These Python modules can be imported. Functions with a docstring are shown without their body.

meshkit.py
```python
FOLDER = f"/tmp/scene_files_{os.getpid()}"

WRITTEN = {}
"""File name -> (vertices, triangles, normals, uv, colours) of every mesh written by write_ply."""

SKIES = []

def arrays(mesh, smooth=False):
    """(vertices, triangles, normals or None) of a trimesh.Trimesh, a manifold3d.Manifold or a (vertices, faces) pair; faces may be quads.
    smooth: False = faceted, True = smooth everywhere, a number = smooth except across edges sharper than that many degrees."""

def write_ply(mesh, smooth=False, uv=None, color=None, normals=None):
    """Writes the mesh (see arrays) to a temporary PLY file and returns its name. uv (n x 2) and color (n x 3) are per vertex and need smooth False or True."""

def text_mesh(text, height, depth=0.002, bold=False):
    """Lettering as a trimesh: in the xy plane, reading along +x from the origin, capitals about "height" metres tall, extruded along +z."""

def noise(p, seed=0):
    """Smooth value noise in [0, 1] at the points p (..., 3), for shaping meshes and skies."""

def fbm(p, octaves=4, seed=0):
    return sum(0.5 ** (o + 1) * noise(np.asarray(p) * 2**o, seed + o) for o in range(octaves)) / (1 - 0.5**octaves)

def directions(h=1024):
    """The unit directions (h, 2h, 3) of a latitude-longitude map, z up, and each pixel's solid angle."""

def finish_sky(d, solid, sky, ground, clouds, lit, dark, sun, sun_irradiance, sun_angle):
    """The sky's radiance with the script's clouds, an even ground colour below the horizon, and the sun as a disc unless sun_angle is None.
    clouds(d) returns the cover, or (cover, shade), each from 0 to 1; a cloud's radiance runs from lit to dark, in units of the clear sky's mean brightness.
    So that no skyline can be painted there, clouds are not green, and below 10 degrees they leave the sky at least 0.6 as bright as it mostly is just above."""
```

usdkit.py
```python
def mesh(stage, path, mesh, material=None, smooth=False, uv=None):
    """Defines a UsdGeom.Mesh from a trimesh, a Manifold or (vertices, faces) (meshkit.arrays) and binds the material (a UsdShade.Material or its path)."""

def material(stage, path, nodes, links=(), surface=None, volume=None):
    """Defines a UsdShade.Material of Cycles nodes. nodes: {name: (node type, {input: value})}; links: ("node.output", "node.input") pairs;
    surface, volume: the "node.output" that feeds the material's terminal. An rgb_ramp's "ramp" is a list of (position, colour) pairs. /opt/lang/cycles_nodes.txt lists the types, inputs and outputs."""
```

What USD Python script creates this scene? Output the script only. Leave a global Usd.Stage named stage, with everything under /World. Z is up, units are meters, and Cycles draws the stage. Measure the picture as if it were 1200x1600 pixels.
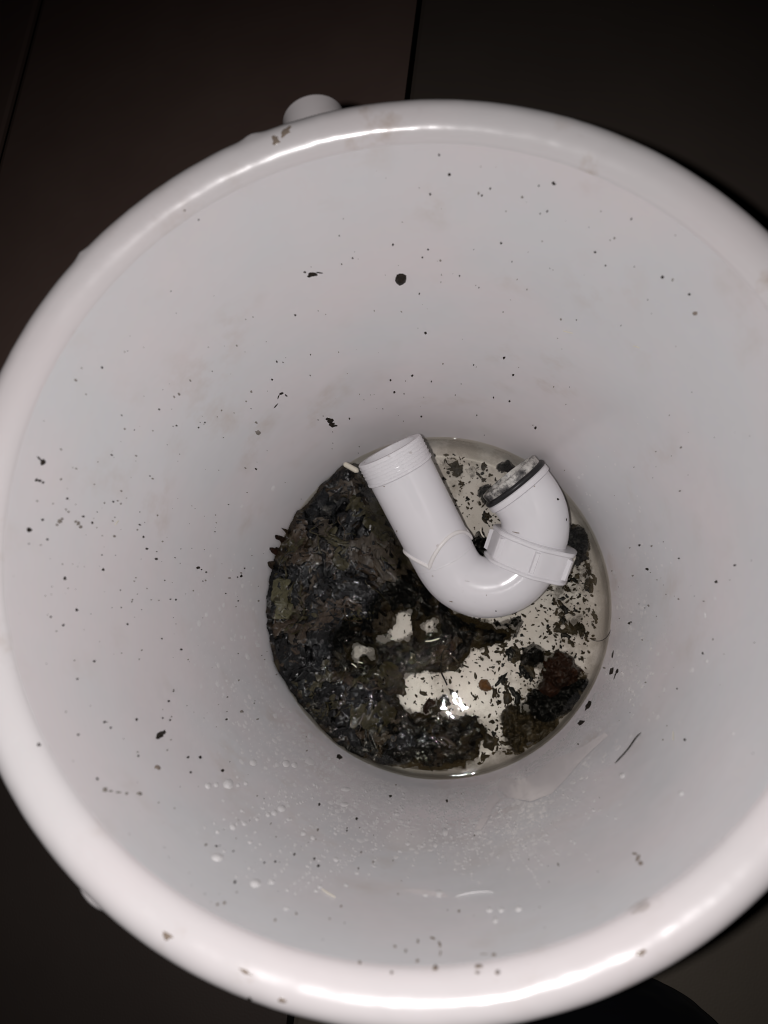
import math, random
import numpy as np, trimesh, shapely, usdkit, meshkit
from scipy import ndimage
from shapely.geometry import Polygon, Point
from shapely.ops import unary_union
from pxr import Usd, UsdGeom, UsdLux, UsdShade, Gf, Sdf, Vt

stage = Usd.Stage.CreateInMemory()
UsdGeom.SetStageUpAxis(stage, UsdGeom.Tokens.z)
UsdGeom.SetStageMetersPerUnit(stage, 1.0)
UsdGeom.Xform.Define(stage, '/World')
stage.SetDefaultPrim(stage.GetPrimAtPath('/World'))
RNG = np.random.default_rng(7)
PI = math.pi

# ------------------------------------------------------------------ camera and flash
HR = 0.275                      # height of the rim above the floor
CAM = np.array([0.0239, -0.0617, 0.2336 + HR])
EX, EY, F = 0.24, 0.1163, 1200.0
cx_, sx_, cy_, sy_ = math.cos(EX), math.sin(EX), math.cos(EY), math.sin(EY)
CM = np.array([[1, 0, 0], [0, cx_, -sx_], [0, sx_, cx_]]) @ np.array([[cy_, 0, sy_], [0, 1, 0], [-sy_, 0, cy_]])
cam = UsdGeom.Camera.Define(stage, '/World/camera')
m4 = np.eye(4); m4[:3, :3] = CM.T; m4[3, :3] = CAM
cam.AddTransformOp().Set(Gf.Matrix4d(m4.tolist()))
cam.CreateFocalLengthAttr(5.6); cam.CreateHorizontalApertureAttr(5.6); cam.CreateVerticalApertureAttr(5.6 * 4 / 3)
cam.CreateClippingRangeAttr(Gf.Vec2f(0.01, 20))
cam.CreateFStopAttr(2.2); cam.CreateFocusDistanceAttr(0.44)
cam.CreateExposureAttr(0.0)

FLASH_POWER = 1.16
flash = UsdLux.SphereLight.Define(stage, '/World/phone_flash')
FP = CAM + CM @ np.array([-0.023, 0.000, 0.012])
aim = -(CM @ np.array([(680 - 600) / F, -(955 - 800) / F, -1.0])); aim /= np.linalg.norm(aim)       # the lamp looks down into the bucket
fx = np.cross((0, 1, 0), aim); fx /= np.linalg.norm(fx)
fm = np.eye(4); fm[0, :3], fm[1, :3], fm[2, :3], fm[3, :3] = fx, np.cross(aim, fx), aim, FP
flash.AddTransformOp().Set(Gf.Matrix4d(fm.tolist()))
flash.CreateRadiusAttr(0.0028)
flash.CreateNormalizeAttr(True)
flash.CreateIntensityAttr(FLASH_POWER)
sh = UsdLux.ShapingAPI.Apply(flash.GetPrim()); sh.CreateShapingConeAngleAttr(54.0); sh.CreateShapingConeSoftnessAttr(1.0)
flash.CreateColorAttr(Gf.Vec3f(1.0, 0.965, 0.96))

# ------------------------------------------------------------------ helpers
used = {}
def numbered(name):
    k = used.get(name, -1) + 1; used[name] = k
    return name if k == 0 else f'{name}_{k:03d}'
def path_for(name, parent):
    if parent is None: return '/World/' + numbered(name)
    base = str(parent.GetPath())
    key = base + '/' + name
    k = used.get(key, -1) + 1; used[key] = k
    return key if k == 0 else f'{key}_{k:03d}'
def tag(p, label=None, cat=None, group=None, kind=None):
    for k, v in (('label', label), ('category', cat), ('group', group), ('kind', kind)):
        if v: p.SetCustomDataByKey(k, v)
    return p
def obj(name, mesh, m, parent=None, smooth=35, **kw):
    g = usdkit.mesh(stage, path_for(name, parent), mesh, m, smooth=smooth)
    return tag(g.GetPrim(), **kw)
def thing(name, label, cat, group=None, kind=None):
    x = UsdGeom.Xform.Define(stage, '/World/' + numbered(name))
    return tag(x.GetPrim(), label, cat, group, kind)
def ray(px, py):
    return CM @ np.array([(px - 600) / F, -(py - 800) / F, -1.0])
def at(px, py, z):
    """The point at height z seen at a place of the photograph."""
    d = ray(px, py); return CAM + d * ((z - CAM[2]) / d[2])
def join(ms): return trimesh.util.concatenate(ms)
def fbm(P, s, o=4, seed=0): return meshkit.fbm(np.asarray(P) * s, o, seed)

def lathe(profile, n=256, closed=True, wob=None):
    pr = np.array(profile, float); k = len(pr)
    a = np.arange(n) * 2 * PI / n
    v = np.stack([pr[None, :, 0] * np.cos(a)[:, None], pr[None, :, 0] * np.sin(a)[:, None], np.broadcast_to(pr[None, :, 1], (n, k))], -1)
    if wob is not None: v = wob(v, a)
    i, j = np.meshgrid(np.arange(n), np.arange(k if closed else k - 1), indexing='ij')
    q = np.stack([i * k + j, ((i + 1) % n) * k + j, ((i + 1) % n) * k + (j + 1) % k, i * k + (j + 1) % k], -1).reshape(-1, 4)
    f = np.vstack([q[:, [0, 1, 2]], q[:, [0, 2, 3]]])
    t = trimesh.Trimesh(v.reshape(-1, 3), f, process=True)
    t.update_faces(t.nondegenerate_faces())
    return t
def frames(P):
    P = np.asarray(P, float)
    T = np.gradient(P, axis=0); T /= np.linalg.norm(T, axis=1, keepdims=True)
    up = np.array([0, 0, 1.0]); N = [np.cross(np.cross(T[0], up), T[0])]
    for t in T[1:]:
        x = N[-1] - t * (N[-1] @ t); N.append(x / np.linalg.norm(x))
    N = np.array(N); N /= np.linalg.norm(N, axis=1, keepdims=True)
    return T, N, np.cross(T, N)
def sweep(P, R, n=64, caps=True):
    P = np.asarray(P, float); T, N, B = frames(P); R = np.broadcast_to(R, (len(P),))
    a = np.arange(n) * 2 * PI / n
    v = P[:, None] + R[:, None, None] * (np.cos(a)[None, :, None] * N[:, None] + np.sin(a)[None, :, None] * B[:, None])
    k = len(P)
    i, j = np.meshgrid(np.arange(k - 1), np.arange(n), indexing='ij')
    q = np.stack([i * n + j, i * n + (j + 1) % n, (i + 1) * n + (j + 1) % n, (i + 1) * n + j], -1).reshape(-1, 4)
    f = [q[:, [0, 1, 2]], q[:, [0, 2, 3]]]
    V = v.reshape(-1, 3)
    if caps:
        V = np.vstack([V, P[0], P[-1]]); jj = np.arange(n)
        f += [np.stack([np.full(n, k * n), (jj + 1) % n, jj], 1), np.stack([np.full(n, k * n + 1), (k - 1) * n + jj, (k - 1) * n + (jj + 1) % n], 1)]
    return trimesh.Trimesh(V, np.vstack(f), process=False)
def spline(pts, n=60):
    from scipy.interpolate import CubicSpline
    pts = np.asarray(pts, float); t = np.r_[0, np.cumsum(np.linalg.norm(np.diff(pts, axis=0), axis=1))]
    return CubicSpline(t, pts)(np.linspace(0, t[-1], n))
def placed(mesh, origin, axis, up=(0, 0, 1)):
    """A lathe made about z moved so that z runs along axis."""
    w = np.asarray(axis, float); w /= np.linalg.norm(w)
    u = np.cross(up, w); u /= np.linalg.norm(u); v = np.cross(w, u)
    M = np.eye(4); M[:3, 0], M[:3, 1], M[:3, 2], M[:3, 3] = u, v, w, origin
    m = mesh.copy(); m.apply_transform(M); return m

# ------------------------------------------------------------------ materials
def mat(name, nodes, links=(), surface='p.BSDF'):
    return usdkit.material(stage, '/World/Looks/' + name, nodes, links, surface=surface)
def plain(name, color, rough=0.4, spec=0.5):
    return mat(name, {'p': ('principled_bsdf', {'base_color': color, 'roughness': rough, 'specular_ior_level': spec})})

def plastic(name, base, warm, stain, rough, stain_at=(0.66, 0.74), scale=60):
    return mat(name, {
        'g': ('geometry', {}),
        'n1': ('noise_texture', {'scale': 14.0, 'detail': 4.0}), 'r1': ('rgb_ramp', {'ramp': [(0.38, base), (0.62, warm)]}),
        'n2': ('noise_texture', {'scale': float(scale), 'detail': 6.0, 'roughness': 0.65}), 'r2': ('rgb_ramp', {'ramp': [(0, (0, 0, 0)), (stain_at[0], (0, 0, 0)), (stain_at[1], (1, 1, 1))]}),
        'n3': ('noise_texture', {'scale': 22.0, 'detail': 2.0}), 'r3': ('rgb_ramp', {'ramp': [(0.5, (0, 0, 0)), (0.68, (1, 1, 1))]}),
        'mm': ('math', {'math_type': 'multiply'}), 'm2': ('math', {'math_type': 'multiply', 'value2': 0.55}),
        'mx': ('mix_color', {'b': stain}),
        'n4': ('noise_texture', {'scale': 900.0, 'detail': 3.0}), 'n6': ('noise_texture', {'scale': 16.0, 'detail': 5.0}), 'n5': ('noise_texture', {'scale': 90.0, 'detail': 2.0}),
        'ad': ('math', {'math_type': 'multiply_add', 'value2': 0.12}),
        'b': ('bump', {'strength': 0.12, 'distance': 0.0006}),
        'rr': ('map_range', {'from_min': 0.3, 'from_max': 0.7, 'to_min': rough - 0.12, 'to_max': rough + 0.14}),
        'p': ('principled_bsdf', {'specular_ior_level': 0.45})},
        [('g.position', 'n1.vector'), ('g.position', 'n2.vector'), ('g.position', 'n3.vector'), ('g.position', 'n4.vector'), ('g.position', 'n5.vector'),
         ('n1.fac', 'r1.fac'), ('n2.fac', 'r2.fac'), ('n3.fac', 'r3.fac'), ('r2.color', 'mm.value1'), ('r3.color', 'mm.value2'), ('mm.value', 'm2.value1'),
         ('r1.color', 'mx.a'), ('m2.value', 'mx.fac'), ('mx.result', 'p.base_color'),
         ('n4.fac', 'ad.value1'), ('n5.fac', 'ad.value3'), ('ad.value', 'b.height'), ('b.normal', 'p.normal'), ('g.position', 'n6.vector'), ('n6.fac', 'rr.value'), ('rr.result', 'p.roughness')])
M_BODY = plastic('bucket_plastic', (0.752, 0.752, 0.765), (0.80, 0.755, 0.764), (0.62, 0.55, 0.50), 0.30, (0.50, 0.72), 45)
M_RIM = plastic('rim_plastic', (0.69, 0.645, 0.65), (0.675, 0.648, 0.652), (0.36, 0.25, 0.16), 0.21, (0.54, 0.70), 60)
M_PVC = plastic('trap_plastic', (0.80, 0.79, 0.81), (0.81, 0.79, 0.81), (0.55, 0.52, 0.48), 0.20, (0.62, 0.72), 220)
M_BEAD = plain('weld_plastic', (0.84, 0.81, 0.79), 0.3)
M_SEAL = plain('black_rubber', (0.008, 0.008, 0.009), 0.4)
M_COLLAR = mat('dirty_collar', {
    'g': ('geometry', {}), 'n': ('noise_texture', {'scale': 75.0, 'detail': 9.0, 'roughness': 0.68}),
    'r': ('rgb_ramp', {'ramp': [(0.38, (0.02, 0.02, 0.022)), (0.46, (0.14, 0.135, 0.13)), (0.52, (0.50, 0.485, 0.45)), (0.62, (0.68, 0.66, 0.62))]}),
    'p': ('principled_bsdf', {'roughness': 0.4})}, [('g.position', 'n.vector'), ('n.fac', 'r.fac'), ('r.color', 'p.base_color')])
def tile_mat(name, a, b):
    return mat(name, {
        'g': ('geometry', {}), 'n': ('noise_texture', {'scale': 9.0, 'detail': 6.0, 'roughness': 0.6}),
        'r': ('rgb_ramp', {'ramp': [(0.3, a), (0.7, b)]}), 'n2': ('noise_texture', {'scale': 700.0, 'detail': 2.0}),
        'b': ('bump', {'strength': 0.25, 'distance': 0.0005}),
        'p': ('principled_bsdf', {'roughness': 0.55, 'specular_ior_level': 0.3})},
        [('g.position', 'n.vector'), ('g.position', 'n2.vector'), ('n.fac', 'r.fac'), ('r.color', 'p.base_color'), ('n2.fac', 'b.height'), ('b.normal', 'p.normal')])
M_TILES = [tile_mat('brown_tile', (0.195, 0.126, 0.108), (0.240, 0.165, 0.138)),
           tile_mat('dark_tile', (0.112, 0.088, 0.076), (0.134, 0.106, 0.088)),
           tile_mat('olive_tile', (0.086, 0.071, 0.056), (0.106, 0.088, 0.068)),
           tile_mat('umber_tile', (0.050, 0.038, 0.033), (0.062, 0.048, 0.041))]
M_GROUT = plain('grout', (0.004, 0.0035, 0.003), 0.9, 0.1)
M_CLOTH = mat('navy_cloth', {
    'g': ('geometry', {}), 'n': ('noise_texture', {'scale': 1200.0, 'detail': 2.0}), 'b': ('bump', {'strength': 0.5, 'distance': 0.0006}),
    'p': ('principled_bsdf', {'base_color': (0.0028, 0.0029, 0.0046), 'roughness': 0.9, 'specular_ior_level': 0.1, 'sheen_weight': 0.02})},
    [('g.position', 'n.vector'), ('n.fac', 'b.height'), ('b.normal', 'p.normal')])

def wet(name, stops, scale=90, rough=0.22, bump=0.45, bscale=420, coat=0.5):
    return mat(name, {
        'g': ('geometry', {}), 'n': ('noise_texture', {'scale': float(scale), 'detail': 6.0, 'roughness': 0.62, 'distortion': 1.8}),
        'r': ('rgb_ramp', {'ramp': stops}),
        'nb': ('noise_texture', {'scale': float(bscale), 'detail': 5.0, 'roughness': 0.7}), 'b': ('bump', {'strength': bump, 'distance': 0.0006}),
        'nk': ('noise_texture', {'scale': 520.0, 'detail': 2.0}), 'bk': ('bump', {'strength': 0.6, 'distance': 0.0005}),
        'nr': ('noise_texture', {'scale': 260.0, 'detail': 3.0}), 'rr': ('map_range', {'from_min': 0.35, 'from_max': 0.65, 'to_min': rough - 0.1, 'to_max': rough + 0.25}),
        'p': ('principled_bsdf', {'specular_ior_level': 0.2, 'coat_weight': coat, 'coat_roughness': 0.03, 'coat_ior': 1.33})},
        [('g.position', 'n.vector'), ('g.position', 'nb.vector'), ('g.position', 'nr.vector'), ('n.fac', 'r.fac'), ('r.color', 'p.base_color'),
         ('nb.fac', 'b.height'), ('b.normal', 'p.normal'), ('nr.fac', 'rr.value'), ('rr.result', 'p.roughness'), ('g.position', 'nk.vector'), ('nk.fac', 'bk.height'), ('bk.normal', 'p.coat_normal')])
BLK, BLUE, BRN, OLV, TAN, GRY = (0.0022, 0.0022, 0.0022), (0.003, 0.0037, 0.0044), (0.020, 0.014, 0.010), (0.034, 0.030, 0.016), (0.075, 0.060, 0.042), (0.009, 0.010, 0.010)
M_SLUDGE = wet('black_sludge', [(0.30, (0.002, 0.002, 0.002)), (0.44, (0.0026, 0.0029, 0.0033)), (0.50, (0.006, 0.005, 0.004)), (0.56, (0.026, 0.018, 0.011)), (0.63, (0.044, 0.036, 0.020)), (0.74, (0.075, 0.057, 0.036))], 30)
M_SCRAPS = [wet('scrap_black', [(0.4, BLK), (0.65, GRY)], 120, 0.2), wet('scrap_blue_black', [(0.4, BLUE), (0.7, (0.007, 0.0085, 0.010))], 120, 0.2),
            wet('scrap_brown', [(0.35, BRN), (0.65, (0.060, 0.042, 0.027))], 150, 0.25), wet('scrap_olive', [(0.35, (0.022, 0.020, 0.010)), (0.65, (0.062, 0.054, 0.028))], 150, 0.25),
            wet('scrap_tan', [(0.35, (0.03, 0.024, 0.018)), (0.65, (0.07, 0.057, 0.042))], 150, 0.25)]
M_RUST = wet('rust_brown', [(0.35, (0.012, 0.006, 0.004)), (0.65, (0.036, 0.015, 0.009))], 120, 0.35)
M_OCHRE = wet('ochre', [(0.35, (0.14, 0.065, 0.025)), (0.65, (0.24, 0.12, 0.05))], 200, 0.4)
M_FLECK = wet('dark_fleck', [(0.3, (0.012, 0.010, 0.007)), (0.5, (0.034, 0.026, 0.015)), (0.7, (0.085, 0.064, 0.036))], 110, 0.3)
M_LEAF = wet('leaf_scrap', [(0.35, (0.045, 0.042, 0.021)), (0.65, (0.095, 0.088, 0.048))], 110, 0.3)
M_SPECK = wet('grime', [(0.3, (0.008, 0.006, 0.005)), (0.7, (0.040, 0.031, 0.023))], 400, 0.5, 0.3, coat=0.0)
M_SPECK_PALE = wet('pale_grime', [(0.3, (0.18, 0.16, 0.14)), (0.7, (0.32, 0.29, 0.26))], 400, 0.4, 0.3, coat=0.0)
M_SPECK_BROWN = None
M_FIBRE = plain('pale_fibre', (0.75, 0.70, 0.58), 0.25)
M_HAIR = plain('dark_hair', (0.03, 0.026, 0.022), 0.4)
M_WATER = mat('cloudy_water', {
    'g': ('geometry', {}), 'n': ('noise_texture', {'scale': 210.0, 'detail': 3.0}), 'b': ('bump', {'strength': 0.07, 'distance': 0.0006}),
    't': ('transparent_bsdf', {'color': (0.955, 0.935, 0.865)}), 'gl': ('glossy_bsdf', {'color': (1, 1, 1), 'roughness': 0.02}),
    'f': ('fresnel', {'IOR': 1.33}), 'm': ('mix_closure', {})},
    [('g.position', 'n.vector'), ('n.fac', 'b.height'), ('b.normal', 'gl.normal'), ('b.normal', 'f.normal'), ('f.fac', 'm.fac'), ('t.BSDF', 'm.closure1'), ('gl.BSDF', 'm.closure2')] if False else
    [('g.position', 'n.vector'), ('n.fac', 'b.height'), ('b.normal', 'gl.normal'), ('f.fac', 'm.fac'), ('t.BSDF', 'm.closure1'), ('gl.BSDF', 'm.closure2')], surface='m.closure')
M_SILT = mat('silt', {
    'g': ('geometry', {}), 'n': ('noise_texture', {'scale': 70.0, 'detail': 8.0, 'roughness': 0.66}), 'at': ('attribute', {'attribute': 'silt'}),
    'ad': ('math', {'math_type': 'multiply_add', 'value2': 1.3}), 'r': ('rgb_ramp', {'ramp': [(0.80, (0, 0, 0)), (1.35, (0.6, 0.6, 0.6))]}),
    't': ('transparent_bsdf', {'color': (1, 1, 1)}), 'd': ('diffuse_bsdf', {'color': (0.20, 0.15, 0.085)}), 'm': ('mix_closure', {})},
    [('g.position', 'n.vector'), ('n.fac', 'ad.value1'), ('at.fac', 'ad.value3'), ('ad.value', 'r.fac'), ('r.color', 'm.fac'), ('t.BSDF', 'm.closure1'), ('d.BSDF', 'm.closure2')], surface='m.closure')
def tinted(name, amount, color):
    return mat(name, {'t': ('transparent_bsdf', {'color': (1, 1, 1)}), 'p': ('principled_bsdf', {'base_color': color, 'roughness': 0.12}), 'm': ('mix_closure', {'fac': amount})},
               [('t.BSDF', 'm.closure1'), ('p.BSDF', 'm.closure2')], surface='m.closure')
M_DROP = tinted('glint_drop', 0.97, (0.925, 0.91, 0.91))  # near-white colour stands in for the glints of clear drops
M_SPECK_BROWN = tinted('brown_grime', 0.62, (0.24, 0.17, 0.11))
M_SCUFF = tinted('scuff', 0.22, (0.40, 0.33, 0.27))
M_FILM = tinted('film_sheen', 0.97, (0.95, 0.905, 0.90))  # pale pink carries the reflection on the wet film, painted into its colour

# ------------------------------------------------------------------ the floor: long dark tiles with narrow joints
floor = thing('floor', 'dark brown tiled floor under the white bucket', 'floor', kind='structure')
ang = math.radians(-5.0); ca, sa = math.cos(ang), math.sin(ang)
def on_floor(u, v): return (ca * u - sa * v, sa * u + ca * v)
W, L, J = 0.335, 0.60, 0.0045
u0, v0 = -0.063, -0.03
gm = trimesh.creation.box([2.9, 3.2, 0.02]); gm.apply_translation([0, 0, -0.0145])
obj('grout', gm, M_GROUT, floor)
for i in range(-3, 4):
    for j in range(-2, 3):
        b = trimesh.creation.box([W - J, L - J, 0.01])
        v = b.vertices.copy(); top = v[:, 2] > 0
        # bevelled top edge
        a = v[top] * [1 - 0.003 / (W - J) * 2, 1 - 0.003 / (L - J) * 2, 1]
        pts = np.vstack([v[~top], v[top] - [0, 0, 0.0012], a])
        hull = trimesh.convex.convex_hull(pts)
        hull.apply_translation([0, 0, -0.005 + 0.0003 * RNG.random()])
        x, y = on_floor(u0 + (i + 0.5) * W, v0 + (j + 0.5) * L + 0.0 * i)
        R = trimesh.transformations.rotation_matrix(ang, [0, 0, 1]); hull.apply_transform(R); hull.apply_translation([x, y, 0])
        k = (3 if j < 0 else 0) if i < 0 else (2 if j < 0 else 1)  # tile tone per floor quarter, also making up for the flash falloff
        obj('tile', hull, M_TILES[k], floor, smooth=False)

# ------------------------------------------------------------------ the bucket
WR0, WR1, WZ1 = 0.1052, 0.1342, HR - 0.006         # inner wall: radius at z = 0 and at the top
KW = (WR1 - WR0) / WZ1
def wall_r(z): return WR0 + KW * z
bucket = thing('bucket', 'round white plastic bucket with a thick rolled rim and dirty splashed inside', 'bucket')
fil = [(WR0 + KW * 0.012 - 0.008 * (1 - math.sin(t)), 0.012 - 0.008 * (math.cos(t) - 0) ) for t in np.linspace(0, PI / 2, 7)]
inner = [(0.0, 0.0045), (0.05, 0.0042), (0.095, 0.004)] + fil + [(wall_r(z), z) for z in np.linspace(0.016, HR - 0.0050, 28)]
outer = [(wall_r(z) + 0.0022, z) for z in np.linspace(HR - 0.0050, 0.004, 24)] + [(WR0 - 0.002, 0.0012), (0.10, 0.0005), (0.0, 0.0008)]
def dent(v, a):
    r = np.linalg.norm(v[..., :2], axis=-1, keepdims=True)
    k = 1 + (0.0009 * np.sin(2 * a + 0.5) + 0.0005 * np.sin(5 * a + 1))[:, None, None] * (v[..., 2:3] / HR)
    v = v.copy(); v[..., :2] *= k; return v
obj('body', lathe(inner + outer, 320, True, dent), M_BODY, bucket, smooth=40)
# rolled rim: flared lip, crease, thick roll
z = HR
prof = [(wall_r(z - 0.00495), z - 0.00495), (wall_r(z - 0.0042) + 0.0001, z - 0.0042), (0.1348, z - 0.0030), (0.1357, z - 0.0015), (0.1371, z - 0.0001), (0.1389, z + 0.0011), (0.1407, z + 0.0020), (0.1424, z + 0.0025)]
for t in np.linspace(math.radians(92), math.radians(-60), 16):
    prof.append((0.1437 + 0.0063 * math.cos(t), z - 0.0035 + 0.0062 * math.sin(t)))
prof += [(0.1440, z - 0.0105), (0.1405, z - 0.0125), (wall_r(z - 0.0130) + 0.0024, z - 0.0130), (wall_r(z - 0.00495) + 0.0024, z - 0.00495)]
def rim_wob(v, a):
    v = dent(v, a)
    for deg, w, h in ((112.5, 0.022, 0.0013), (142, 0.015, 0.0009)):
        d = np.angle(np.exp(1j * (a - math.radians(deg))))
        s = 1 + (h / 0.15 * np.exp(-(d / w) ** 2))[:, None, None] * (np.linalg.norm(v[..., :2], axis=-1, keepdims=True) > 0.146)
        v[..., :2] *= s
    P = v.reshape(-1, 3); n = fbm(P, 90, 3, 5) - 0.5 + 0.5 * (fbm(P, 260, 2, 6) - 0.5)
    v = v + (np.array([0, 0, 1.0]) * n[:, None] * 0.0004).reshape(v.shape)
    return v
rim_mesh = lathe(prof, 512, True, rim_wob)
obj('rim', rim_mesh, M_RIM, bucket, smooth=28)
# handle boss behind the far rim and a small moulded lug on the near left
def disc(r, h, c=0.0012, n=64):
    return lathe([(0, 0), (r, 0), (r, h - c), (r - 0.3 * c, h - 0.3 * c), (r - c, h), (r * 0.72, h), (r * 0.70, h - 0.0006), (0, h - 0.0006)], n, False)
hb = at(487, 176, HR - 0.022); aa = math.atan2(hb[1], hb[0]); rd = np.array([math.cos(aa), math.sin(aa), 0])
o = np.array([rd[0] * 0.1362, rd[1] * 0.1362, HR - 0.024])
obj('handle_boss', placed(disc(0.0125, 0.0335), o, rd), M_RIM, bucket)
lb = at(137, 1412, HR - 0.004); aa = math.atan2(lb[1], lb[0]); rd = np.array([math.cos(aa), math.sin(aa), 0]); tg = np.array([-rd[1], rd[0], 0])
lug = trimesh.creation.icosphere(3, 1.0); lug.vertices = lug.vertices * [0.0042, 0.0078, 0.005]
lug.vertices = np.outer(lug.vertices[:, 0], rd) + np.outer(lug.vertices[:, 1], tg) + np.outer(lug.vertices[:, 2], [0, 0, 1]) + np.array([rd[0] * 0.1482, rd[1] * 0.1482, HR - 0.006])
obj('lug', lug, M_RIM, bucket)

# rays to the inside of the bucket
def wall_hit(px, py, lift=0.0):
    d = ray(px, py); P = CAM
    a = d[0] ** 2 + d[1] ** 2 - (KW * d[2]) ** 2
    r0 = WR0 + KW * P[2]
    b = 2 * (P[0] * d[0] + P[1] * d[1] - r0 * KW * d[2]); c = P[0] ** 2 + P[1] ** 2 - r0 ** 2
    sq = math.sqrt(max(b * b - 4 * a * c, 0.0)); s = [t for t in ((-b + sq) / (2 * a), (-b - sq) / (2 * a)) if t > 0 and WR0 + KW * (P + t * d)[2] > 0]
    q = P + d * (max(s) if c < 0 else min(s))
    n = np.array([-q[0], -q[1], KW * np.hypot(q[0], q[1])]); n /= np.linalg.norm(n)
    return q + n * lift, n
def rim_hit(px, py):
    d = ray(px, py); T = rim_mesh.triangles; e1, e2 = T[:, 1] - T[:, 0], T[:, 2] - T[:, 0]
    h = np.cross(d, e2); a = (e1 * h).sum(1); a[np.abs(a) < 1e-14] = 1e-14
    s = CAM - T[:, 0]; u = (s * h).sum(1) / a; q = np.cross(s, e1); v = (q @ d) / a; t = (e2 * q).sum(1) / a
    ok = (u >= 0) & (v >= 0) & (u + v <= 1) & (t > 0)
    if not ok.any(): return None
    k = np.where(ok)[0][np.argmin(t[ok])]; n = rim_mesh.face_normals[k]
    return CAM + d * t[k], (n if n @ d < 0 else -n)

# ------------------------------------------------------------------ the drain trap lying in the water
trap = thing('drain_trap', 'white plastic sink trap pipe lying in the water at the bottom of the bucket', 'pipe')
E0, Wd = at(608, 703, 0.066), at(692, 866, 0.0335)
ax = (Wd - E0); LA = np.linalg.norm(ax); ax /= LA
RA = 0.0205
arm = lathe([(RA - 0.0032, 0.0), (RA + 0.0002, 0.0), (RA + 0.0007, 0.0006), (RA + 0.0007, 0.0125), (RA, 0.0135), (RA - 0.0001, LA * 0.5), (RA - 0.0003, LA - 0.001), (RA - 0.0012, LA + 0.003), (RA - 0.004, LA + 0.0045), (RA - 0.0036, LA - 0.004)], 96)
obj('socket_arm', placed(arm, E0, ax), M_PVC, trap)
th = np.linspace(0, 2 * PI * 4.4, 330)
hel = np.stack([(RA + 0.0008) * np.cos(th), (RA + 0.0008) * np.sin(th), 0.0016 + 0.0022 * th / (2 * PI)], 1)
obj('screw_thread', placed(sweep(hel, 0.00026 * np.clip(np.minimum(th, th[::-1]) / 0.8, 0.15, 1), 8), E0, ax), M_PVC, trap)
cl = placed(lathe([(RA + 0.0002, 0.0128), (RA + 0.0011, 0.0133), (RA + 0.0011, 0.0146), (RA + 0.0001, 0.0153)], 96), E0, ax)
obj('thread_collar', cl, M_PVC, trap)
# scalloped weld bead round the foot of the arm, and the ridge below it
up = np.cross((0, 0, 1), ax); up /= np.linalg.norm(up); vv = np.cross(ax, up)
ph = np.linspace(0, 2 * PI, 241)
sc = np.abs(np.sin(1.5 * (ph - 0.10))) ** 0.85
ring = E0 + np.outer(np.cos(ph), up) * (RA - 0.0003) + np.outer(np.sin(ph), vv) * (RA - 0.0003) + np.outer(LA - 0.0010 - 0.0120 * sc, ax)
obj('weld_bead', sweep(ring, 0.0013, 12, False), M_BEAD, trap)
BP = [E0 + ax * (LA - 0.004), at(697, 876, 0.0315), at(718, 903, 0.0268), at(762, 918, 0.0250), at(803, 903, 0.0262), at(822, 878, 0.0285), at(831, 852, 0.0315)]
bp = spline(BP, 70); RB = np.interp(np.linspace(0, 1, 70), [0, 0.1, 0.3, 0.6, 1], [0.0198, 0.0200, 0.0194, 0.0190, 0.0195])
obj('bend', sweep(bp, RB, 80), M_PVC, trap)
r2 = E0 + np.outer(np.cos(ph), up) * (RA - 0.0009) + np.outer(np.sin(ph), vv) * (RA - 0.0009) + np.outer(LA + 0.0015 + 0 * ph, ax)
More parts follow.
